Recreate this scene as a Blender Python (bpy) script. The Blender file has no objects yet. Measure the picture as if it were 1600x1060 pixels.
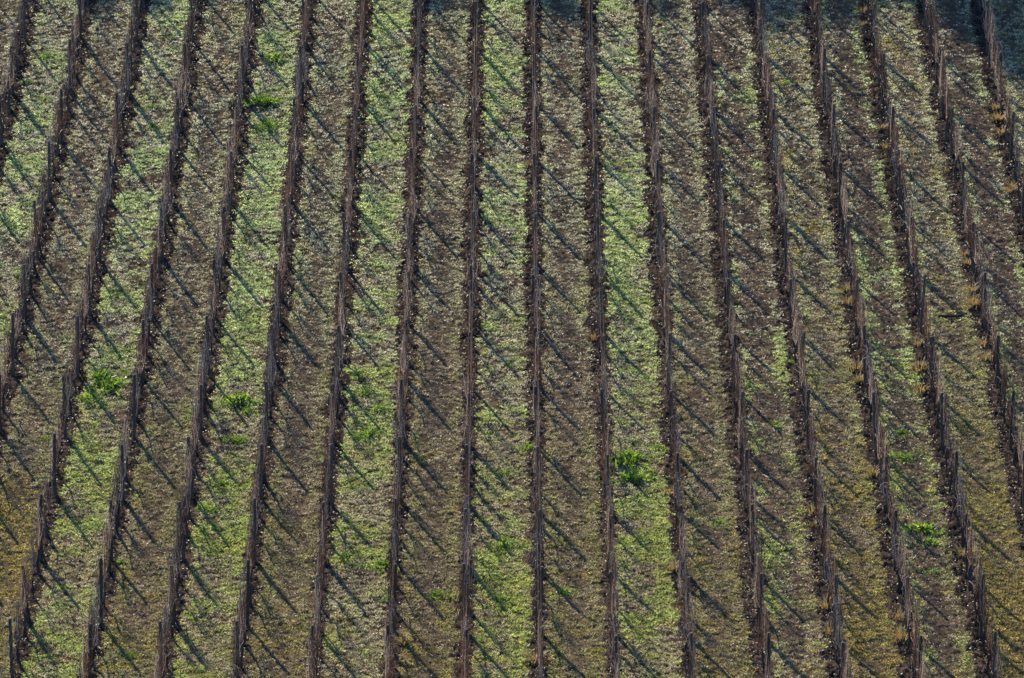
import bpy, math, random
import numpy as np
from math import radians, sin, cos, tan, pi

random.seed(7)
R = np.random.default_rng(11)
SC = bpy.context.scene
COL = SC.collection

# ------------------------------------------------------------------ camera
FPX = 7740.0                 # focal length in pixels of a 1600 px wide frame
PITCH = radians(14.0)
cam_d = bpy.data.cameras.new('camera')
cam_d.sensor_width = 36.0
cam_d.lens = FPX / 1600.0 * 36.0
cam_d.clip_start = 1.0
cam_d.clip_end = 4000.0
cam = bpy.data.objects.new('camera', cam_d)
COL.objects.link(cam)
cam.location = (0, 0, 0)
cam.rotation_euler = (radians(90) - PITCH, 0, 0)
SC.camera = cam

# ------------------------------------------------------------------ light
SUN_AZ = radians(21.5)       # left of straight uphill (+Y)
SUN_EL = radians(33.5)
SUN = np.array([-sin(SUN_AZ) * cos(SUN_EL), cos(SUN_AZ) * cos(SUN_EL), sin(SUN_EL)])
w = bpy.data.worlds.new('World')
SC.world = w
w.use_nodes = True
nt = w.node_tree
nt.nodes.clear()
sky = nt.nodes.new('ShaderNodeTexSky')
sky.sky_type = 'NISHITA'
sky.sun_disc = False
sky.dust_density = 0.3
sky.ozone_density = 9.0
sky.sun_elevation = SUN_EL
sky.sun_rotation = -SUN_AZ
bg = nt.nodes.new('ShaderNodeBackground')
bg.inputs['Strength'].default_value = 0.15
wo = nt.nodes.new('ShaderNodeOutputWorld')
nt.links.new(sky.outputs['Color'], bg.inputs['Color'])
nt.links.new(bg.outputs['Background'], wo.inputs['Surface'])
sun_d = bpy.data.lights.new('sun', 'SUN')
sun_d.energy = 4.8
sun_d.angle = radians(0.6)
sun_d.color = (1.0, 0.89, 0.70)
sun = bpy.data.objects.new('sun', sun_d)
COL.objects.link(sun)
import mathutils
sun.rotation_euler = mathutils.Vector(SUN).to_track_quat('Z', 'Y').to_euler()
SC.view_settings.view_transform = 'Standard'
SC.view_settings.look = 'None'
SC.view_settings.exposure = 1.85
SC.view_settings.gamma = 1.0

# ------------------------------------------------------------------ helpers
_T = np.random.default_rng(3).random((256, 256))


def vnoise(x, y, seed=0):
    x = np.asarray(x, float) + seed * 17.31
    y = np.asarray(y, float) + seed * 9.77
    xi = np.floor(x).astype(int)
    yi = np.floor(y).astype(int)
    fx = x - xi
    fy = y - yi
    fx = fx * fx * (3 - 2 * fx)
    fy = fy * fy * (3 - 2 * fy)
    a = _T[xi & 255, yi & 255]
    b = _T[(xi + 1) & 255, yi & 255]
    c = _T[xi & 255, (yi + 1) & 255]
    d = _T[(xi + 1) & 255, (yi + 1) & 255]
    return (a * (1 - fx) + b * fx) * (1 - fy) + (c * (1 - fx) + d * fx) * fy


def fbm(x, y, scale, octv=3, seed=0):
    s = 0
    a = 1.0
    t = 0
    f = 1.0 / scale
    for i in range(octv):
        s = s + a * vnoise(x * f, y * f, seed + i * 5)
        t += a
        a *= 0.55
        f *= 2.07
    return s / t


def sstep(a, b, v):
    t = np.clip((v - a) / (b - a), 0, 1)
    return t * t * (3 - 2 * t)


def mesh_np(name, verts, faces, col=None, smooth=False):
    """verts (n,3); faces (m,k) equal-sided"""
    me = bpy.data.meshes.new(name)
    verts = np.asarray(verts, np.float32)
    faces = np.asarray(faces, np.int32)
    m, k = faces.shape
    me.vertices.add(len(verts))
    me.vertices.foreach_set('co', verts.ravel())
    me.loops.add(m * k)
    me.loops.foreach_set('vertex_index', faces.ravel())
    me.polygons.add(m)
    me.polygons.foreach_set('loop_start', np.arange(0, m * k, k, dtype=np.int32))
    me.polygons.foreach_set('loop_total', np.full(m, k, np.int32))
    if smooth:
        me.polygons.foreach_set('use_smooth', np.ones(m, bool))
    me.update(calc_edges=True)
    if col is not None:
        at = me.color_attributes.new('Col', 'FLOAT_COLOR', 'POINT')
        c4 = np.ones((len(verts), 4), np.float32)
        c4[:, :3] = np.clip(col, 0, 1)
        at.data.foreach_set('color', c4.ravel())
    return me


def link(name, me, mat=None, parent=None, loc=None):
    o = bpy.data.objects.new(name, me)
    COL.objects.link(o)
    if mat is not None and me is not None:
        if not me.materials:
            me.materials.append(mat)
    if parent is not None:
        o.parent = parent
    if loc is not None:
        o.location = loc
    return o


def tag(o, label=None, cat=None, group=None, kind=None):
    if label:
        o['label'] = label
    if cat:
        o['category'] = cat
    if group:
        o['group'] = group
    if kind:
        o['kind'] = kind
    return o


class MB:
    """collects tubes and quads with a colour per vertex"""

    def __init__(self):
        self.v = []
        self.f = []
        self.c = []

    def tube(self, pts, rad, n=4, col=(0.1, 0.1, 0.1), cap=True, jit=0.0):
        pts = [np.array(p, float) for p in pts]
        base = len(self.v)
        for i, p in enumerate(pts):
            a = pts[max(0, i - 1)]
            b = pts[min(len(pts) - 1, i + 1)]
            t = b - a
            t = t / (np.linalg.norm(t) + 1e-9)
            u = np.cross(t, (0.31, 0.95, 0.05) if abs(t[1]) < 0.9 else (1, 0, 0))
            u /= np.linalg.norm(u) + 1e-9
            w_ = np.cross(t, u)
            for j in range(n):
                an = 2 * pi * j / n
                r = rad[i] * (1 + (random.uniform(-jit, jit) if jit else 0))
                self.v.append(p + r * (cos(an) * u + sin(an) * w_))
                self.c.append(col)
        for i in range(len(pts) - 1):
            for j in range(n):
                j2 = (j + 1) % n
                self.f.append((base + i * n + j, base + i * n + j2, base + (i + 1) * n + j2, base + (i + 1) * n + j))
        if cap:
            for i, s in ((0, 1), (len(pts) - 1, -1)):
                k = len(self.v)
                self.v.append(pts[i])
                self.c.append(col)
                for j in range(n):
                    j2 = (j + 1) % n
                    q = (base + i * n + j, base + i * n + j2)
                    self.f.append((k, q[1], q[0], q[0]) if s > 0 else (k, q[0], q[1], q[1]))

    def quad(self, a, b, c, d, col):
        k = len(self.v)
        self.v += [a, b, c, d]
        self.c += [col] * 4
        self.f.append((k, k + 1, k + 2, k + 3))

    def mesh(self, name, smooth=True):
        # faces may hold degenerate quads (triangles)
        me = bpy.data.meshes.new(name)
        fs = []
        for f in self.f:
            g = []
            for i in f:
                if i not in g:
                    g.append(i)
            fs.append(g)
        me.from_pydata([tuple(map(float, v)) for v in self.v], [], fs)
        if smooth:
            me.polygons.foreach_set('use_smooth', np.ones(len(fs), bool))
        at = me.color_attributes.new('Col', 'FLOAT_COLOR', 'POINT')
        c4 = np.ones((len(self.v), 4), np.float32)
        c4[:, :3] = np.array(self.c)
        at.data.foreach_set('color', c4.ravel())
        return me

    def tris(self):
        out = []
        for f in self.f:
            out.append((f[0], f[1], f[2]))
            if f[3] != f[2] and f[3] != f[0]:
                out.append((f[0], f[2], f[3]))
        return np.array(self.v, np.float32), np.array(out, np.int32), np.array(self.c, np.float32)


def mat_attr(name, rough=0.8, spec=0.3, transl=0.0, noise=None, bump=0.0, nscale=20.0, tint=(1, 1, 1)):
    m = bpy.data.materials.new(name)
    m.use_nodes = True
    t = m.node_tree
    N = t.nodes
    L = t.links
    p = N['Principled BSDF']
    out = N['Material Output']
    a = N.new('ShaderNodeAttribute')
    a.attribute_name = 'Col'
    src = a.outputs['Color']
    if noise:
        tc = N.new('ShaderNodeTexCoord')
        nz = N.new('ShaderNodeTexNoise')
        nz.inputs['Scale'].default_value = nscale
        nz.inputs['Detail'].default_value = 5
        nz.inputs['Roughness'].default_value = 0.65
        L.new(tc.outputs['Object'], nz.inputs['Vector'])
        mr = N.new('ShaderNodeMapRange')
        mr.inputs['From Min'].default_value = 0.3
        mr.inputs['From Max'].default_value = 0.7
        mr.inputs['To Min'].default_value = noise[0]
        mr.inputs['To Max'].default_value = noise[1]
        L.new(nz.outputs['Fac'], mr.inputs['Value'])
        mx = N.new('ShaderNodeVectorMath')
        mx.operation = 'SCALE'
        L.new(src, mx.inputs[0])
        L.new(mr.outputs['Result'], mx.inputs['Scale'])
        src = mx.outputs['Vector']
        if bump:
            bp = N.new('ShaderNodeBump')
            bp.inputs['Strength'].default_value = bump
            bp.inputs['Distance'].default_value = 0.03
            L.new(nz.outputs['Fac'], bp.inputs['Height'])
            L.new(bp.outputs['Normal'], p.inputs['Normal'])
    L.new(src, p.inputs['Base Color'])
    p.inputs['Roughness'].default_value = rough
    p.inputs['Specular IOR Level'].default_value = spec
    if transl > 0:
        tr = N.new('ShaderNodeBsdfTranslucent')
        L.new(src, tr.inputs['Color'])
        ms = N.new('ShaderNodeMixShader')
        ms.inputs['Fac'].default_value = transl
        L.new(p.outputs['BSDF'], ms.inputs[1])
        L.new(tr.outputs['BSDF'], ms.inputs[2])
        L.new(ms.outputs['Shader'], out.inputs['Surface'])
    return m


M_GROUND = mat_attr('earth', 1.0, 0.0, 0, (0.55, 1.45), 0.7, 9.0)
M_GRASS = mat_attr('grass_blades', 0.75, 0.08, 0.52)
M_LITTER = mat_attr('dead_leaves', 0.6, 0.35, 0.15)
M_BARK = mat_attr('vine_bark', 0.95, 0.05, 0, (0.5, 1.5), 0.6, 30.0)
M_CANE = mat_attr('vine_cane', 0.6, 0.12, 0)
M_POST = mat_attr('weathered_wood', 0.9, 0.08, 0, (0.55, 1.45), 0.4, 18.0)
M_WIRE = mat_attr('galvanised_wire', 0.8, 0.15, 0)
M_WEED = mat_attr('weed_leaf', 0.5, 0.3, 0.5)
M_DRY = mat_attr('dry_grass', 0.7, 0.25, 0.35)
M_WOOD = mat_attr('woodland_leaf', 0.8, 0.2, 0.15)

# ------------------------------------------------------------------ terrain
ROWW = 2.0                                             # metres between rows
_ys = np.array([45., 575., 1105.])
_ss = np.array([87.9, 101.9, 118.4])
_pc = np.polyfit(_ys, _ss, 2)


def spacing(ypx):
    return np.polyval(_pc, ypx)


_py = np.linspace(-260, 1420, 400)
_Z = FPX * ROWW / spacing(_py)
_Yc = -(_py - 530) * _Z / FPX
PW = _Z * cos(PITCH) + _Yc * sin(PITCH)                # world y
PH = -_Z * sin(PITCH) + _Yc * cos(PITCH)               # world z
_o = np.argsort(PW)
PW, PH, PPY = PW[_o], PH[_o], _py[_o]
s_lo = (PH[12] - PH[0]) / (PW[12] - PW[0])
s_hi = (PH[-1] - PH[-13]) / (PW[-1] - PW[-13])
# extend: valley floor and the near hillside below the camera; the far slope easing into a crest
ext_lo_y = np.array([-900, -200, -30, 0, 14, 30, 48, 66, 84, PW[0] - 14])
ext_lo_z = np.array([-25, -8, -2.0, -1.8, -5.0, -15., -29, -39.5, PH[0] - 4.0, PH[0] - 14 * s_lo * 0.8])
ext_lo_z[-2] = min(ext_lo_z[-2], ext_lo_z[-1] - 1.0)
st = np.array([30, 60, 100, 160, 300, 900, 2500.])
ext_hi_y = PW[-1] + st
ext_hi_z = PH[-1] + np.array([30 * s_hi, 60 * s_hi, 96 * s_hi, 138 * s_hi, 190 * s_hi, 210 * s_hi, 200 * s_hi])
TY = np.concatenate([ext_lo_y, PW, ext_hi_y])
TZ = np.concatenate([ext_lo_z, PH, ext_hi_z])


def base_z(x, y):
    z = np.interp(y, TY, TZ)
    return z + 0.16 * (fbm(x, y, 6.0, 2, 2) - 0.5)


def py_of(y):
    """photo row (pixels of the 1060 px photograph) at which bare ground of this world y shows"""
    return np.interp(y, PW, PPY)


def y_of(py):
    return np.interp(py, _py, (_Z * cos(PITCH) + _Yc * sin(PITCH)))


def world(px, py):
    """ground point seen at a photo pixel"""
    y = float(y_of(py))
    s = float(spacing(py))
    x = (px - 800) / s * ROWW
    return x, y


ROW0 = -1.26
ROWS = list(range(-9, 11))


def row_x(k):
    return ROW0 + ROWW * k


# cover maps ----------------------------------------------------------
def cover(x, y):
    """returns soil-band weight, green, pale, olive, bare, and frost per point"""
    x = np.asarray(x, float)
    y = np.asarray(y, float)
    u0 = (x - ROW0) / ROWW
    k = np.floor(u0).astype(int)
    u = (u0 - k) * ROWW                                   # 0..2 across the alley
    py = py_of(y)
    wob = 0.20 * (fbm(x, y, 0.7, 3, 1) - 0.5)
    dl = u + wob
    dr = (ROWW - u) + wob
    dmin = np.minimum(dl, dr)
    band = 1 - sstep(0.25, 0.43, dmin + 0.03 * sstep(0, 0.3, dr - dl) + 0.09 * sstep(450, 850, py) * (x < 5) + 0.32 * (fbm(x, y, 0.35, 2, 8) - 0.5))
    even = (k % 2 == 0)
    rightness = sstep(2.0, 5.0, k + 0 * x)
    n1 = fbm(x, y, 1.3, 3, 21)
    n2 = fbm(x, y * 0.6, 3.1, 3, 33)
    n3 = fbm(x, y, 0.45, 3, 41)
    lowr = sstep(350, 1000, py)
    # sown alleys
    g_even = 0.50 + 1.1 * (n2 - 0.5) + 1.8 * (n1 - 0.5) + 1.5 * (n3 - 0.5) - 0.08 * lowr
    edge = np.exp(-((dl - 0.42) / 0.22) ** 2) + np.exp(-((dr - 0.45) / 0.25) ** 2)
    g_even_r = -0.26 + 0.50 * edge + 1.4 * (n2 - 0.5) + 1.2 * (n1 - 0.5) + 1.0 * (n3 - 0.5) + 0.10 * lowr
    g_odd = -0.02 + 0.25 * edge + 0.7 * (n1 - 0.5) + 0.6 * (n2 - 0.5) + 0.10 * lowr
    green = np.where(even, g_even * (1 - rightness) + g_even_r * rightness, g_odd)
    pxg = 800 + x / ROWW * spacing(py)
    green = np.clip(green + 0.55 * np.exp(-((pxg - 1225) / 45) ** 2 - ((py - 860) / 90) ** 2) * (k == 4), 0, 1)
    # olive moss: lower part, right side and near rows
    ol = (0.10 + 0.42 * sstep(500, 1060, py)) * np.where(even, 0.6, 1.0) + 0.25 * rightness * (~even) + 0.8 * (fbm(x, y, 0.9, 3, 55) - 0.55)
    px = 800 + x / ROWW * spacing(py)
    ol = ol + 1.0 * np.exp(-((px - 0) / 70) ** 2 - ((py - 860) / 90) ** 2) + 0.4 * sstep(1350, 1600, px) * sstep(650, 1000, py)
    ol = ol - 0.12 + 1.1 * (fbm(x, y, 0.55, 3, 59) - 0.5)
    olive = np.clip(ol, 0, 1)
    mid = np.exp(-((u - 1.0) / 0.42) ** 2)
    bare_e = 0.16 + 1.9 * (fbm(x, y, 0.7, 3, 61) - 0.5) + rightness * (0.42 + 0.50 * mid)
    bare_o = 0.22 + 1.2 * (fbm(x, y, 1.0, 3, 67) - 0.5) + 0.30 * mid - 0.14 * (1 - mid) - 0.06 * rightness
    bare = np.clip(np.where(even, bare_e, bare_o), 0, 1)
    frost_haze = np.clip(0.75 - 0.75 * sstep(150, 950, py) + 0.5 * (fbm(x, y, 2.0, 2, 71) - 0.5), 0, 1)  # frost bleach, stronger uphill to put the far haze into the grass colour
    return dict(k=k, u=u, py=py, band=band, green=green, olive=olive, bare=bare, frost_haze=frost_haze, n3=n3, n1=n1, even=even)


C = lambda *a: np.array(a, float)
SOIL = C(0.015, 0.0115, 0.0105)
SOIL2 = C(0.066, 0.046, 0.031)
BROWN = C(0.135, 0.098, 0.058)
PALE = C(0.33, 0.285, 0.19)
GREENC = C(0.225, 0.270, 0.072)
OLIVEC = C(0.235, 0.195, 0.042)


def lerp(a, b, t):
    return a + (b - a) * t[:, None]


def ground_col(x, y):
    c = cover(x, y)
    n = np.clip(c['n3'] * 1.8 - 0.4, 0, 1)
    col = lerp(BROWN * 0.30, BROWN * 0.80, n)
    col = lerp(col, SOIL2 * np.ones_like(col), np.clip(c['bare'] * 1.2, 0, 1) * 0.8)
    col = lerp(col, OLIVEC * 0.6 * np.ones_like(col), c['olive'] * 0.2)
    col = lerp(col, GREENC * 0.45 * np.ones_like(col), c['green'] * 0.45)
    so = lerp(SOIL * 0.7, SOIL2 * 0.75, np.clip(fbm(x, y, 0.25, 3, 77) * 2 - 0.6, 0, 1))
    col = lerp(col, so, c['band'])
    return col, c


def steps(lo, hi, fine_lo, fine_hi, d):
    mid = np.arange(fine_lo, fine_hi + d / 2, d)
    out = []
    p, s = fine_hi, d
    while p < hi:
        s = min(s * 1.5, 60)
        p += s
        out.append(p)
    lo_ = []
    p, s = fine_lo, d
    while p > lo:
        s = min(s * 1.5, 60)
        p -= s
        lo_.append(p)
    return np.array(lo_[::-1] + list(mid) + out)


Y_TOP = float(y_of(-150))
Y_BOT = float(y_of(1230))
gx = steps(-1500, 1500, -20.5, 20.5, 0.055)
gy = steps(-700, 2300, Y_BOT, Y_TOP, 0.055)
GX, GY = np.meshgrid(gx, gy)
fx, fy = GX.ravel(), GY.ravel()
gcol, gc = ground_col(fx, fy)
near = ((np.abs(fx) < 21) & (fy > Y_BOT - .5) & (fy < Y_TOP + .5)).astype(float)
tuft = np.clip((fbm(fx, fy, 0.14, 3, 91) - 0.36) * 3.2, 0, 1)
rough = 0.030 * (fbm(fx, fy, 0.30, 3, 81) - 0.5) * 2 + 0.035 * tuft * (1 - gc['band']) * (1 - 0.6 * gc['bare'])
gcol *= (0.62 + 0.38 * (1 - gc['band']) * tuft + 0.38 * gc['band'])[:, None]
clod = (np.abs(fbm(fx, fy, 0.10, 2, 85) - 0.5) * 2) ** 0.8
gz = base_z(fx, fy) + near * (rough + gc['band'] * (0.15 * clod - 0.03) + gc['bare'] * 0.11 * clod)
nx_, ny_ = len(gx), len(gy)
ii = np.arange(nx_ * ny_).reshape(ny_, nx_)
gf = np.stack([ii[:-1, :-1], ii[:-1, 1:], ii[1:, 1:], ii[1:, :-1]], -1).reshape(-1, 4)
g = link('ground', mesh_np('ground', np.stack([fx, fy, gz], 1), gf, gcol, True), M_GROUND)
tag(g, kind='structure')
del GX, GY, gf, gc


# ------------------------------------------------------------------ ground cover (stuff)
def field_points(n):
    """random ground points over the strip of hillside the photo shows plus a margin"""
    y = R.uniform(Y_BOT + 1, Y_TOP - 1, n)
    half = 14.0 + (y - Y_BOT) / (Y_TOP - Y_BOT) * 5.6
    x = R.uniform(-1, 1, n) * (half + 1.0)
    return x, y


def blades(x, y, z, h, wd, lean, col, per, spread, name, mat, curve=0.35):
    n = len(x)
    X = np.repeat(x, per) + R.normal(0, 1, n * per) * np.repeat(spread, per)
    Y = np.repeat(y, per) + R.normal(0, 1, n * per) * np.repeat(spread, per)
    Z = np.repeat(z, per)
    H = np.repeat(h, per) * R.uniform(0.55, 1.25, n * per)
    W = np.repeat(wd, per) * R.uniform(0.7, 1.3, n * per)
    an = R.uniform(0, 2 * pi, n * per)
    la = R.uniform(0, 2 * pi, n * per)
    ll = np.repeat(lean, per) * R.uniform(0.2, 1.4, n * per)
    dx, dy = np.cos(an), np.sin(an)
    lx, ly = np.cos(la) * ll, np.sin(la) * ll
    v = np.zeros((n * per, 4, 3), np.float32)
    v[:, 0] = np.stack([X - dx * W, Y - dy * W, Z - 0.012], 1)
    v[:, 1] = np.stack([X + dx * W, Y + dy * W, Z - 0.012], 1)
    v[:, 2] = np.stack([X + dx * W * .6 + lx * H * .45, Y + dy * W * .6 + ly * H * .45, Z + H * .62], 1)
    v[:, 3] = np.stack([X + lx * H, Y + ly * H, Z + H * (1 - curve * ll * .6)], 1)
    idx = np.arange(n * per)[:, None] * 4
    f = np.concatenate([idx + np.array([[0, 1, 2]]), idx + np.array([[0, 2, 3]])], 0)
    c = np.repeat(np.repeat(col, per, 0) * R.uniform(0.5, 1.45, (n * per, 1)), 4, 0)
    return link(name, mesh_np(name, v.reshape(-1, 3), f, c), mat)


# short grass
NG = 800000
x, y = field_points(NG)
c = cover(x, y)
clump = fbm(x, y, 0.14, 3, 91)
dens = (1 - c['band'] * 0.96) * np.clip(0.66 + 0.6 * c['green'] + 0.30 * c['olive'] - 0.66 * c['bare'], 0.12, 1)
keep = (R.random(NG) < dens * 1.25) & (clump > 0.53 - 0.20 * dens)
x, y = x[keep], y[keep]
c = {k_: v_[keep] for k_, v_ in c.items()}
clump = clump[keep]
dry = R.random(len(x))
pal = lerp(PALE * 0.75, C(0.385, 0.38, 0.275), c['frost_haze'])
grn = lerp(GREENC, C(0.38, 0.46, 0.22), c['frost_haze'] * 0.8)
gm = sstep(0.10, 0.75, c['green'] + R.normal(0, 0.25, len(x)))
colr = lerp(pal, grn, gm)
om = sstep(0.25, 0.7, c['olive'] + R.normal(0, 0.15, len(x))) * (1 - 0.6 * gm)
colr = lerp(colr, OLIVEC * 1.25 * np.ones_like(colr), om)
odd = (~c['even']).astype(float)
colr = lerp(colr, BROWN * 1.1 * np.ones_like(colr), (dry < 0.16 + odd * (0.16 + 0.22 * sstep(300, 900, c['py']))) * 0.85)
colr *= (1 - (0.02 + 0.12 * sstep(100, 700, c['py'])) * odd)[:, None]
colr *= (0.72 + 0.5 * np.clip((clump - 0.35) * 2.5, 0, 1))[:, None]
gr = blades(x, y, base_z(x, y) + 0.035 * np.clip((clump - 0.36) * 3.2, 0, 1), 0.04 + 0.035 * R.random(len(x)) + 0.02 * c['green'], np.full(len(x), 0.0065), np.full(len(x), 0.9),
            colr, 5, np.full(len(x), 0.026), 'grass', M_GRASS)
tag(gr, 'short pale green winter grass growing in the alleys between vine rows', 'grass', kind='stuff')
print('grass clumps', len(x))

# low leafy weeds sprinkled in the sown alleys
NW = 60000
x, y = field_points(NW)
c = cover(x, y)
pat = fbm(x, y, 0.8, 3, 123)
wpx = 800 + x / ROWW * spacing(c['py'])
hot = 0 * x
for hx, hy, sx_, sy_ in ((165, 600, 45, 60), (150, 690, 45, 60), (345, 780, 40, 60), (375, 650, 40, 60), (585, 640, 40, 60), (790, 860, 40, 90), (985, 730, 45, 40),
                         (415, 180, 35, 40), (430, 92, 30, 14), (240, 190, 35, 40), (70, 140, 40, 60), (1420, 700, 35, 40), (1210, 640, 30, 60)):
    hot = np.maximum(hot, np.exp(-((wpx - hx) / sx_) ** 2 - ((c['py'] - hy) / sy_) ** 2))
pat = pat + 0.10 * hot
keep = (c['band'] < 0.3) & (R.random(NW) < np.clip((c['green'] - 0.15) * 0.8 + 0.5 * hot, 0, 0.8)) & (pat > 0.55)
x, y = x[keep], y[keep]
colw = np.array([0.090, 0.165, 0.018]) * R.uniform(0.6, 1.5, (len(x), 1))
wd = blades(x, y, base_z(x, y), np.full(len(x), 0.085), np.full(len(x), 0.016), np.full(len(x), 0.9), colw, 5, np.full(len(x), 0.03),
            'ground_weeds', M_WEED)
tag(wd, 'small green leafy weeds scattered through the grass alleys', 'weeds', kind='stuff')

# dead leaves and clippings lying flat
NL = 340000
x, y = field_points(NL)
c = cover(x, y)
dens = np.clip(0.24 + 0.85 * c['band'] + 0.75 * c['bare'] - 0.25 * c['green'], 0.03, 1)
keep = R.random(NL) < dens
x, y = x[keep], y[keep]
c = {k_: v_[keep] for k_, v_ in c.items()}
n = len(x)
z = base_z(x, y) + 0.015 + 0.09 * np.maximum(c['band'], c['bare']) * R.random(n)
s = R.uniform(0.011, 0.030, n)
an = R.uniform(0, 2 * pi, n)
asp = R.uniform(0.35, 0.9, n)
tx, ty = R.normal(0, 0.55, n), R.normal(0, 0.55, n)
u = np.stack([np.cos(an), np.sin(an), tx], 1) * s[:, None]
v_ = np.stack([-np.sin(an), np.cos(an), ty], 1) * (s * asp)[:, None]
p = np.stack([x, y, z], 1)
vv = np.stack([p - u, p + v_ + [0, 0, .008], p + u, p - v_ - [0, 0, .004]], 1)
pick = R.random(n)
lc = np.where((pick < 0.55)[:, None], C(0.014, 0.0105, 0.009), np.where((pick < 0.972)[:, None], C(0.085, 0.060, 0.043), C(0.16, 0.13, 0.10)))
lc = lc * R.uniform(0.6, 1.35, (n, 1))
lc = np.repeat(lc, 4, 0)
idx = np.arange(n)[:, None] * 4 + np.array([[0, 1, 2, 3]])
lt = link('leaf_litter', mesh_np('leaf_litter', vv.reshape(-1, 3), idx, lc), M_LITTER)
tag(lt, 'brown dead leaves and clippings strewn along the vine rows and alleys', 'dead leaves', kind='stuff')
print('litter', n)

# ------------------------------------------------------------------ posts
ORD = ['', 'first', 'second', 'third', 'fourth', 'fifth', 'sixth', 'seventh', 'eighth', 'ninth', 'tenth', 'eleventh', 'twelfth',
       'thirteenth', 'fourteenth', 'fifteenth']


def row_name(k):
    if k <= 0:
        return ORD[k + 9] + ' row from left'
    return ORD[10 - k] + ' row from right'


POST_H = 2.1
TOPS = [-106, -24, 57, 138, 222, 309, 398, 486, 577, 670, 764, 862, 957, 1056, 1160]


def ground_of_top(py_top, h):
    g_ = py_top + 80
    for i in range(8):
        g_ = py_top + h * cos(PITCH) * spacing(g_) / ROWW
    return g_


post_spots = {}
for k in ROWS:
    lst = []
    for t in TOPS:
        pt = t + 2.0 * (min(k, 3) + 6) + random.uniform(-4, 4)
        gpy = ground_of_top(pt, POST_H)
        lst.append(float(y_of(gpy)))
    post_spots[k] = sorted(lst)


def vis(x, y, h=2.0):
    py = float(py_of(y))
    s = float(spacing(py))
    px = 800 + x / ROWW * s
    return -6 < px < 1606 and py > 2 and py - h * cos(PITCH) * s / ROWW < 1058


def post_variant(seed):
    random.seed(100 + seed)
    m = MB()
    tone = random.uniform(0.8, 1.2)
    col = (0.055 * tone, 0.041 * tone, 0.031 * tone)
    pts = [(random.uniform(-.008, .008), random.uniform(-.012, .012), z_) for z_ in (-0.3, 0.0, 0.5, 1.0, 1.5, 2.0)]
    r = [0.052, 0.052, 0.051, 0.050, 0.048, 0.046]
    pts.append((pts[-1][0], pts[-1][1], 2.10))
    r.append(0.045)
    m.tube(pts, r, 8, col, jit=0.10)
    # a split running down from the sawn top
    post = m.mesh('post')
    return post


PV = [post_variant(i) for i in range(5)]
random.seed(21)
n_post = 0
for k in ROWS:
    inv = [y_ for y_ in post_spots[k] if vis(row_x(k), y_)]
    for y_ in post_spots[k]:
        x_ = row_x(k) + random.uniform(-.03, .03)
        v = random.randrange(5)
        o = link('vineyard_post', PV[v], M_POST)
        o.location = (x_, y_, float(base_z(x_, y_)))
        o.rotation_euler = (random.gauss(0, .030), random.gauss(0, .022), random.uniform(-.3, .3))
        o.scale = (1, 1, random.uniform(0.80, 0.95))
        if y_ in inv:
            # the n-th post up from the bottom of its row as the picture shows it
            i = inv.index(y_) + 1
            lab = 'weathered wooden trellis post, %s, %s post up from the bottom' % (row_name(k), ORD[i])
        elif vis(0, y_) or k in (-9, 10):
            lab = 'weathered wooden trellis post standing just beyond the side of the picture'
        else:
            lab = 'weathered wooden trellis post standing just beyond the top or bottom edge'
        tag(o, lab, 'post', 'wooden posts along the vine rows')
        n_post += 1
print('posts', n_post)

# ------------------------------------------------------------------ wires
for k in ROWS:
    ys_ = post_spots[k]
    x_ = row_x(k)
    root = link('trellis_wires', None)
    root.location = (x_, ys_[0], float(base_z(x_, ys_[0])))
    z0 = root.location.z
    for zz in (0.82, 1.25, 1.68, 2.02):
        for sx in ((-1, 1) if zz in (1.25, 1.68) else (1,)):
            pts, rr = [], []
            for a, b in zip(ys_[:-1], ys_[1:]):
                for t in (0, 0.5):
                    yy = a + (b - a) * t
                    zg = float(base_z(x_, a)) * (1 - t) + float(base_z(x_, b)) * t
                    pts.append((sx * 0.038, yy - ys_[0], zg - z0 + zz - (0.015 if t else 0)))
                    rr.append(0.0016)
            m = MB()
            m.tube(pts, rr, 4, (0.035, 0.03, 0.027))
            link('wire', m.mesh('wire'), M_WIRE, root)
    if -8 <= k <= 9:
        tag(root, 'thin grey trellis wires strung post to post along the %s' % row_name(k), 'wire', 'trellis wires of the vine rows')
    else:
        tag(root, 'thin grey trellis wires of a row just beyond the side of the picture', 'wire', 'trellis wires of the vine rows')

# ------------------------------------------------------------------ vines
KINDS = ['thick straight', 'left leaning', 'twisted', 'thin bent', 'forked', 'stout crooked', 'slender', 'curving', 'upright bundled', 'narrow bundled', 'tall bundled']


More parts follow.
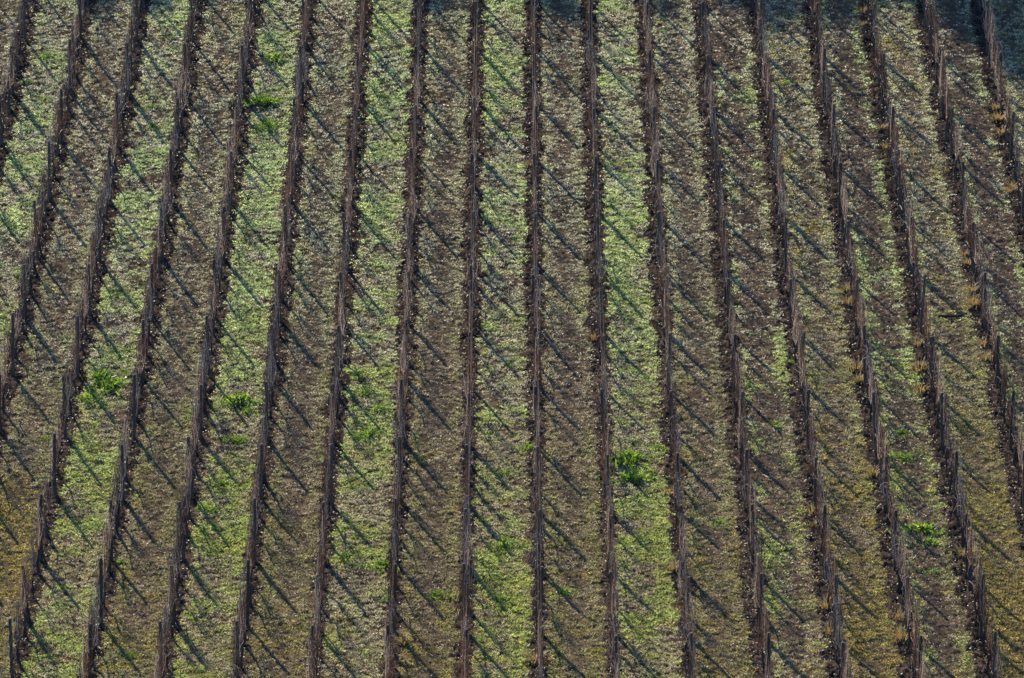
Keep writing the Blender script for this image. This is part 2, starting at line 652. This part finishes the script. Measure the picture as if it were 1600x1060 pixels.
def vine_variant(seed, tied=False):
    random.seed(500 + seed)
    # trunk
    tr = MB()
    hh = random.uniform(0.66, 0.80)
    lean = random.uniform(-0.16, 0.16)
    pts, rr = [], []
    rb = random.uniform(0.026, 0.040) if seed not in (0, 5) else 0.048
    nseg = 8
    ph = random.uniform(0, 6)
    for i in range(nseg + 1):
        t = i / nseg
        pts.append((0.035 * sin(ph + t * 5) * t + random.uniform(-.008, .008), lean * t * t + 0.04 * sin(ph * 1.7 + t * 6), -0.1 + (hh + 0.1) * t))
        rr.append(rb * (1.25 - 0.5 * t + (0.25 if t > 0.9 else 0)) * random.uniform(0.9, 1.12))
    tone = random.uniform(0.8, 1.15)
    bark = (0.042 * tone, 0.032 * tone, 0.027 * tone)
    tr.tube(pts, rr, 7, bark, jit=0.15)
    head = np.array(pts[-1])
    if seed == 4:
        tr.tube([pts[4], np.array(pts[4]) + (0.03, 0.10, 0.12), np.array(pts[4]) + (0.02, 0.17, 0.36)], [rb * .8, rb * .7, rb * .6], 6, bark, jit=.15)
    # arms tied along the lowest wire
    ar = MB()
    arms = []
    for d in (-1, 1):
        L_ = random.uniform(0.50, 0.78)
        ap = [head + (0, 0, -0.02)]
        for i in range(1, 6):
            t = i / 5
            ap.append(np.array([head[0] * (1 - t) + random.uniform(-.015, .015), head[1] + d * L_ * t, head[2] + 0.10 * sin(t * 2.4) + (0.82 - head[2]) * t]))
        ar.tube(ap, [0.020, 0.018, 0.016, 0.014, 0.013, 0.011], 5, (0.085 * tone, 0.060 * tone, 0.046 * tone), jit=.12)
        arms.append(ap)
    # canes rising through the wires
    cn = MB()
    nc = random.randint(24, 38)
    for i in range(nc):
        ap = arms[i % 2]
        q = random.random()
        j = min(4, int(q * 5))
        f_ = q * 5 - j
        p0 = np.array(ap[j]) * (1 - f_) + np.array(ap[j + 1]) * f_
        top = random.uniform(1.40, 2.28) + (0.25 if random.random() < 0.15 else 0)
        dx = random.gauss(0, 0.022 if tied else 0.030)
        dy = random.gauss(0, 0.24)
        if tied:
            p0 = head + np.array([random.gauss(0, .03), random.gauss(0, .05), 0.0])
            dy = random.gauss(0, .05)
        bend = random.gauss(0, 0.05)
        n_ = 5
        cp, cr = [], []
        r0 = random.uniform(0.0030, 0.0052) * (1.7 if i < 3 else 1)
        for m_ in range(n_ + 1):
            t = m_ / n_
            cp.append(p0 + np.array([dx * t + bend * sin(t * pi) + random.uniform(-.012, .012), dy * t + random.uniform(-.02, .02),
                                     (top - p0[2]) * t]))
            cr.append(r0 * (1.1 - 0.6 * t))
        if random.random() < 0.2:      # tip hanging over
            e = cp[-1]
            sg = random.choice((-1, 1))
            hy = random.uniform(-.25, .25)
            cp += [e + (sg * .07, hy * .5, 0.05), e + (sg * .15, hy, -0.04), e + (sg * .20, hy * 1.2, -random.uniform(.1, .35))]
            cr += [r0 * .5, r0 * .45, r0 * .35]
        q = random.random()
        if q < 0.55:
            cc = (0.080, 0.034, 0.018)
        elif q < 0.74:
            cc = (0.150, 0.075, 0.040)
        else:
            cc = (0.52, 0.40, 0.28)  # pale strands: sunlit cane highlights put into the colour
        s_ = random.uniform(.8, 1.2)
        cn.tube(cp, cr, 3, tuple(a * s_ for a in cc), cap=False)
        # side shoots and tendrils
        for b in range(random.randint(0, 2)):
            e = cp[random.randint(1, 4)]
            d = np.array([random.gauss(0, .09), random.gauss(0, .14), random.uniform(.03, .28)])
            cn.tube([e, e + d * .5 + (random.gauss(0, .02), 0, 0), e + d], [r0 * .6, r0 * .5, r0 * .35], 3, tuple(a * s_ for a in cc), cap=False)
    return tr, ar, cn


VV = [vine_variant(i) for i in range(8)] + [vine_variant(i, True) for i in range(8, 11)]
VMESH = [(a.mesh('trunk'), b.mesh('arm'), c_.mesh('canes')) for a, b, c_ in VV]
VTRI = []
for a, b, c_ in VV:
    vs, fs, cs, off = [], [], [], 0
    for q in (a, b, c_):
        v, f, cc = q.tris()
        vs.append(v)
        fs.append(f + off)
        cs.append(cc)
        off += len(v)
    VTRI.append((np.concatenate(vs), np.concatenate(fs), np.concatenate(cs)))

random.seed(77)
vines = []
for k in ROWS:
    ys_ = post_spots[k]
    inv = [y_ for y_ in ys_ if vis(row_x(k), y_)]
    for gi, (a, b) in enumerate(zip(ys_[:-1], ys_[1:])):
        for q in range(3):
            if random.random() < 0.09:
                continue
            y_ = a + (b - a) * ((q + 0.16) / 3 + random.uniform(-.05, .05) * (0.6 if q == 0 else 1.8))
            x_ = row_x(k) + random.gauss(0, .015)
            vines.append(dict(k=k, x=x_, y=y_, q=q, below=a, inv=inv, v=(random.randrange(8, 11) if q == 0 and random.random() < .85 or random.random() < .25 else random.randrange(8)), rz=random.choice((0, pi)) + random.gauss(0, .12),
                              s=(random.uniform(.8, 1.35), random.uniform(.92, 1.08), random.uniform(.80, 1.02))))
seen = [v for v in vines if vis(v['x'], v['y']) and -8 <= v['k'] <= 9]
seen.sort(key=lambda v: v['y'])
near_set = seen[:300]
ids = set(id(v) for v in near_set)
proto = {}
for v in near_set:
    o = link('grapevine', None)
    o.location = (v['x'], v['y'], float(base_z(v['x'], v['y'])))
    o.rotation_euler = (0, 0, v['rz'])
    o.scale = v['s']
    for nm, me, mt in zip(('trunk', 'arm', 'canes'), VMESH[v['v']], (M_BARK, M_BARK, M_CANE)):
        link(nm, me, mt, o)
    if v['below'] in v['inv']:
        where = '%s vine above the %s post up' % (ORD[v['q'] + 1], ORD[v['inv'].index(v['below']) + 1])
    else:
        where = '%s vine below the lowest post' % ORD[3 - v['q']]
    tag(o, 'leafless %s grapevine, %s, %s' % (KINDS[v['v']], row_name(v['k']), where), 'grapevine', 'leafless grapevines in the lower part of the rows')
V_, F_, C_, off = [], [], [], 0
for v in vines:
    if id(v) in ids:
        continue
    a, f, cc = VTRI[v['v']]
    a = a * np.array(v['s'], np.float32)
    cz, sz = cos(v['rz']), sin(v['rz'])
    b = np.stack([a[:, 0] * cz - a[:, 1] * sz + v['x'], a[:, 0] * sz + a[:, 1] * cz + v['y'], a[:, 2] + float(base_z(v['x'], v['y']))], 1)
    V_.append(b)
    F_.append(f + off)
    C_.append(cc)
    off += len(b)
far = link('grapevines', mesh_np('grapevines', np.concatenate(V_), np.concatenate(F_), np.concatenate(C_), True), M_CANE)
tag(far, 'leafless brown grapevines filling the farther, upper part of all the rows', 'grapevines', kind='stuff')
print('vines', len(vines), 'seen', len(seen))


# ------------------------------------------------------------------ weed clumps and dry tufts one can point at
def alley_word(px, py):
    x_, y_ = world(px, py)
    k = math.floor((x_ - ROW0) / ROWW)
    return k


def height_word(py):
    return ['at the top edge', 'one tenth down', 'two tenths down', 'three tenths down', 'four tenths down', 'halfway down', 'six tenths down',
            'seven tenths down', 'eight tenths down', 'nine tenths down', 'at the bottom edge'][int(round(py / 106.0))]


def weed_variant(seed, nl):
    random.seed(900 + seed)
    m = MB()
    for i in range(nl):
        a = random.uniform(0, 2 * pi)
        r = min(.55, abs(random.gauss(0, 0.22)))
        p = np.array([cos(a) * r, sin(a) * r * 1.3, -0.02])
        h = random.uniform(0.08, 0.25) * (1.1 - min(r, .5))
        e = np.array([-sin(a), cos(a), 0]) * .004
        m.quad(np.array([0, 0, .0]) - e, np.array([0, 0, .0]) + e, p + e + (0, 0, .03), p - e + (0, 0, .03), (0.07, 0.11, 0.02))
        d = np.array([random.gauss(0, .5), random.gauss(0, .5), 1.0])
        d /= np.linalg.norm(d)
        sd = np.cross(d, (random.gauss(0, 1), random.gauss(0, 1), 0.1))
        sd /= np.linalg.norm(sd)
        wv = random.uniform(.010, .022)
        s_ = random.uniform(.65, 1.4)
        col = (0.075 * s_, 0.145 * s_, 0.014 * s_) if random.random() < .6 else (0.150 * s_, 0.200 * s_, 0.022 * s_)
        mid = p + d * h * .55 + (0, 0, .01)
        tip = p + d * h + np.array([d[0], d[1], -0.25]) * h * .3
        m.quad(p - sd * wv * .4, p + sd * wv * .4, mid + sd * wv, mid - sd * wv, col)
        m.quad(mid - sd * wv, mid + sd * wv, tip + sd * wv * .3, tip - sd * wv * .3, col)
    return m.mesh('weed_clump', False)


WV = [weed_variant(i, 90 + 25 * i) for i in range(4)]
WEEDS = [(70, 92, 1.2, 1), (45, 130, .9, 0), (50, 205, .9, 0), (430, 92, 1.6, 3), (412, 160, 2.0, 3), (424, 195, 1.5, 2), (408, 205, .9, 1), (592, 128, .8, 0),
         (600, 152, 1.0, 1), (160, 592, 2.0, 3), (176, 605, 1.7, 3), (140, 622, 1.2, 2), (192, 583, 1.0, 1), (372, 630, 1.9, 3), (388, 646, 1.2, 1),
         (373, 692, 1.4, 2), (345, 758, 1.0, 1), (330, 800, 1.3, 2), (336, 824, 1.0, 0), (578, 680, 1.5, 2), (568, 616, 1.0, 1), (592, 640, 1.2, 2),
         (560, 588, .9, 0), (790, 850, 1.4, 2), (782, 938, 1.3, 2), (788, 740, 1.0, 0), (826, 700, 1.2, 1), (984, 718, 2.1, 3), (990, 748, 1.9, 3),
         (1028, 700, 1.0, 1), (1228, 132, .9, 0), (1410, 678, 1.1, 1), (1414, 718, 1.4, 2), (1440, 830, 1.7, 3), (1452, 850, 1.2, 1), (604, 934, .9, 0),
         (685, 932, 1.3, 1), (1235, 570, .9, 0), (1214, 665, 1.0, 0), (800, 572, .9, 0), (190, 880, .9, 1), (205, 1028, 1.0, 1), (885, 928, 1.1, 1),
         (300, 966, 1.0, 0), (1125, 820, 1.0, 1), (540, 872, 1.0, 1), (600, 885, 1.4, 1), (235, 170, 1.0, 0), (238, 200, 1.1, 1), (22, 355, 1.0, 0),
         (1458, 895, 1.0, 0), (72, 690, .8, 0), (118, 745, .9, 0), (270, 60, .8, 0)]
SIZE = lambda s_: 'small' if s_ < 1.0 else ('medium' if s_ < 1.35 else ('large' if s_ < 1.8 else 'very large'))
used = {}
for px, py, s_, vi in WEEDS:
    x_, y_ = world(px, py)
    k = alley_word(px, py)
    lab = '%s green weed clump by %s, %s' % (SIZE(s_), row_name(min(max(k, -8), 9)), height_word(py))
    used.setdefault(lab, []).append((px, py))
    o = link('weed_clump', WV[vi], M_WEED, None, (x_, y_, float(base_z(x_, y_))))
    o.rotation_euler = (0, 0, random.uniform(0, 6.28))
    o.scale = (s_ * .80, s_ * .92, s_ * .85)
    if len(used[lab]) > 1:
        a, b = used[lab][0], (px, py)
        rel = 'lower' if b[1] - a[1] > 6 else ('upper' if a[1] - b[1] > 6 else ('right' if b[0] > a[0] else 'left'))
        lab = '%s of two, ' % rel + lab
    tag(o, lab, 'weed', 'green weed clumps in the grassy alleys')


def dry_variant(seed):
    random.seed(1300 + seed)
    m = MB()
    for i in range(90):
        a = random.uniform(0, 2 * pi)
        r = abs(random.gauss(0, 0.13))
        p = np.array([cos(a) * r, sin(a) * r, -0.02])
        h = random.uniform(.14, .36)
        ln = random.uniform(.1, .75)
        e = np.array([-sin(a), cos(a), 0]) * .004
        m.quad(e * -1, e, p + e + (0, 0, .02), p - e + (0, 0, .02), (.12, .09, .05))
        d = np.array([cos(a) * ln, sin(a) * ln, 1.0])
        sd = np.array([-sin(a), cos(a), 0]) * .0075
        s_ = random.uniform(.7, 1.35)
        col = (0.240 * s_, 0.130 * s_, 0.050 * s_) if random.random() < .5 else (0.19 * s_, 0.17 * s_, 0.055 * s_)
        mid = p + d * h * .6
        tip = p + d * h + np.array([d[0], d[1], -.5]) * h * .35
        m.quad(p - sd, p + sd, mid + sd, mid - sd, col)
        m.quad(mid - sd, mid + sd, tip + sd * .3, tip - sd * .3, col)
    return m.mesh('dry_grass_tuft', False)


DV = [dry_variant(i) for i in range(3)]
DRY = [(1348, 18, 1.0), (1347, 40, .8), (1556, 172, 1.0), (1560, 190, 1.4), (1564, 212, 1.2), (1576, 300, 1.0), (1582, 292, .8), (1377, 205, .9),
       (1384, 235, .9), (1506, 400, .8), (1512, 415, 1.1), (1517, 458, 1.2), (1522, 478, 1.4), (1323, 452, 1.0), (1325, 472, 1.0), (1338, 578, 1.3),
       (1342, 598, 1.3), (1437, 580, 1.5), (1440, 612, 1.2), (1432, 540, 1.0), (1538, 562, 1.1), (1535, 540, .9), (1268, 804, 1.3), (1272, 826, .9),
       (1290, 950, 1.2), (1297, 990, 1.1), (1408, 998, 1.6), (1404, 965, 1.0), (1506, 870, 1.2), (930, 530, 1.0), (828, 260, .9), (836, 1035, 1.3),
       (1052, 890, 1.1), (1048, 770, 1.0), (628, 1002, 1.0), (1364, 742, 1.2), (952, 885, .9)]
usedd = {}
for i, (px, py, s_) in enumerate(DRY):
    x_, y_ = world(px, py)
    k = min(max(int(round((x_ - ROW0) / ROWW)), -8), 9)
    lab = '%s dry straw grass tuft under %s, %s' % (SIZE(s_), row_name(k), height_word(py))
    usedd.setdefault(lab, []).append((px, py))
    if len(usedd[lab]) > 1:
        lab = 'lower of two, ' + lab if py > usedd[lab][0][1] else 'upper of two, ' + lab
    o = link('dry_grass_tuft', DV[i % 3], M_DRY, None, (x_, y_, float(base_z(x_, y_))))
    o.rotation_euler = (0, 0, random.uniform(0, 6.28))
    o.scale = (s_, s_, s_ * .9)
    tag(o, lab, 'dry grass', 'dry straw coloured grass tufts along the rows')

# fallen branch
x0, y0 = world(1460, 494)
m = MB()
pts = [(0, 0, .03), (.35, -.30, .06), (.70, -.28, .05), (1.0, .02, .07)]
m.tube(pts, [.035, .050, .045, .025], 6, (0.03, 0.024, 0.02), jit=.2)
m.tube([pts[2], (.85, .15, .12), (.93, .32, .10)], [.016, .012, .006], 5, (0.03, 0.024, 0.02))
b = link('fallen_branch', m.mesh('fallen_branch'), M_BARK, None, (x0, y0, float(base_z(x0, y0))))
tag(b, 'dark fallen branch lying across the alley between two rows at right', 'branch')


# ------------------------------------------------------------------ woodland above the vineyard, whose shade touches the top edge
def tree_from_tip(px, py, h):
    """tree base whose top throws its shadow on the ground at a photo pixel"""
    x, y = world(px, py)
    d = np.array([SUN[0], SUN[1]]) / cos(SUN_EL)
    z0 = float(base_z(x, y))
    s_ = 1.0
    for i in range(400):
        xx, yy = x + d[0] * s_, y + d[1] * s_
        if z0 + s_ * tan(SUN_EL) - float(base_z(xx, yy)) >= h:
            break
        s_ += 0.1
    return xx, yy


TREES = [(1680, 150, 9, 3.0, 1.), (1640, 112, 9, 1.6, 1.), (1600, 84, 9, 1.5, 1.), (1535, 30, 9, 1.4, .4), (1470, 24, 8, 1.8, .4), (1400, 22, 8, 2.0, .2), (1340, 50, 8, 1.5, .2),
         (1250, 58, 8, 1.8, .2), (1190, 20, 8, 2.0, .2), (1070, 22, 8, 1.6, .25), (960, -12, 8, 1.7, .6), (880, 22, 8, 1.3, .6), (790, -40, 8, 2.0, 1.),
         (690, 18, 8, 1.2, .4), (600, -34, 8, 2, 1.), (520, -26, 8, 2.0, 1.), (430, -20, 8, 2.0, 1.), (340, 6, 8, 1.4, .4), (250, 6, 8, 1.3, .35),
         (180, 24, 8, 1.2, .4), (90, -20, 8, 1.8, 1.), (10, -20, 8, 1.8, 1.), (-80, 0, 8, 2, 1.)]
V_, F_, C_, off = [], [], [], 0
random.seed(5)
for px, py, h, rad, full in TREES:
    bx, by = tree_from_tip(px, py, h)
    bz = float(base_z(bx, by))
    m = MB()
    m.tube([(0, 0, -.3), (.1, .05, h * .3), (-.05, .1, h * .6), (0, 0, h * .9)], [.2, .16, .1, .04], 7, (0.06, .05, .04), jit=.1)
    cl = []
    for i in range(34):
        zz = random.uniform(.25, .97)
        rr = rad * (1 - abs(zz - .5) * 1.1) * math.sqrt(random.random())
        a = random.uniform(0, 6.28)
        cl.append((cos(a) * rr, sin(a) * rr, h * zz))
        m.tube([(0, 0, h * zz * .8), cl[-1]], [.035, .012], 4, (0.06, .05, .04))
    v, f, cc = m.tris()
    V_.append(v + np.array([bx, by, bz], np.float32))
    F_.append(f + off)
    C_.append(cc)
    off += len(v)
    cl = np.array(cl)
    nL = int(9000 * full)
    ctr = cl[R.integers(0, len(cl), nL)] + R.normal(0, .34, (nL, 3)) * np.array([1, 1, .8])
    ctr[:, 2] = np.minimum(ctr[:, 2], h)
    a1 = R.normal(0, 1, (nL, 3))
    a1 /= np.linalg.norm(a1, axis=1)[:, None]
    a2 = np.cross(a1, R.normal(0, 1, (nL, 3)))
    a2 /= np.linalg.norm(a2, axis=1)[:, None]
    q = np.stack([ctr - a1 * .15, ctr + a2 * .13, ctr + a1 * .15], 1).reshape(-1, 3) + np.array([bx, by, bz])
    V_.append(q.astype(np.float32))
    F_.append(np.arange(nL * 3).reshape(-1, 3) + off)
    C_.append(np.repeat(np.array([[.05, .075, .03]]) * R.uniform(.6, 1.4, (nL, 1)), 3, 0))
    off += nL * 3
wl = link('woodland', mesh_np('woodland', np.concatenate(V_), np.concatenate(F_), np.concatenate(C_)), M_WOOD)
tag(wl, 'belt of dark green trees on the hill above the vineyard, beyond the top edge', 'wood', kind='stuff')
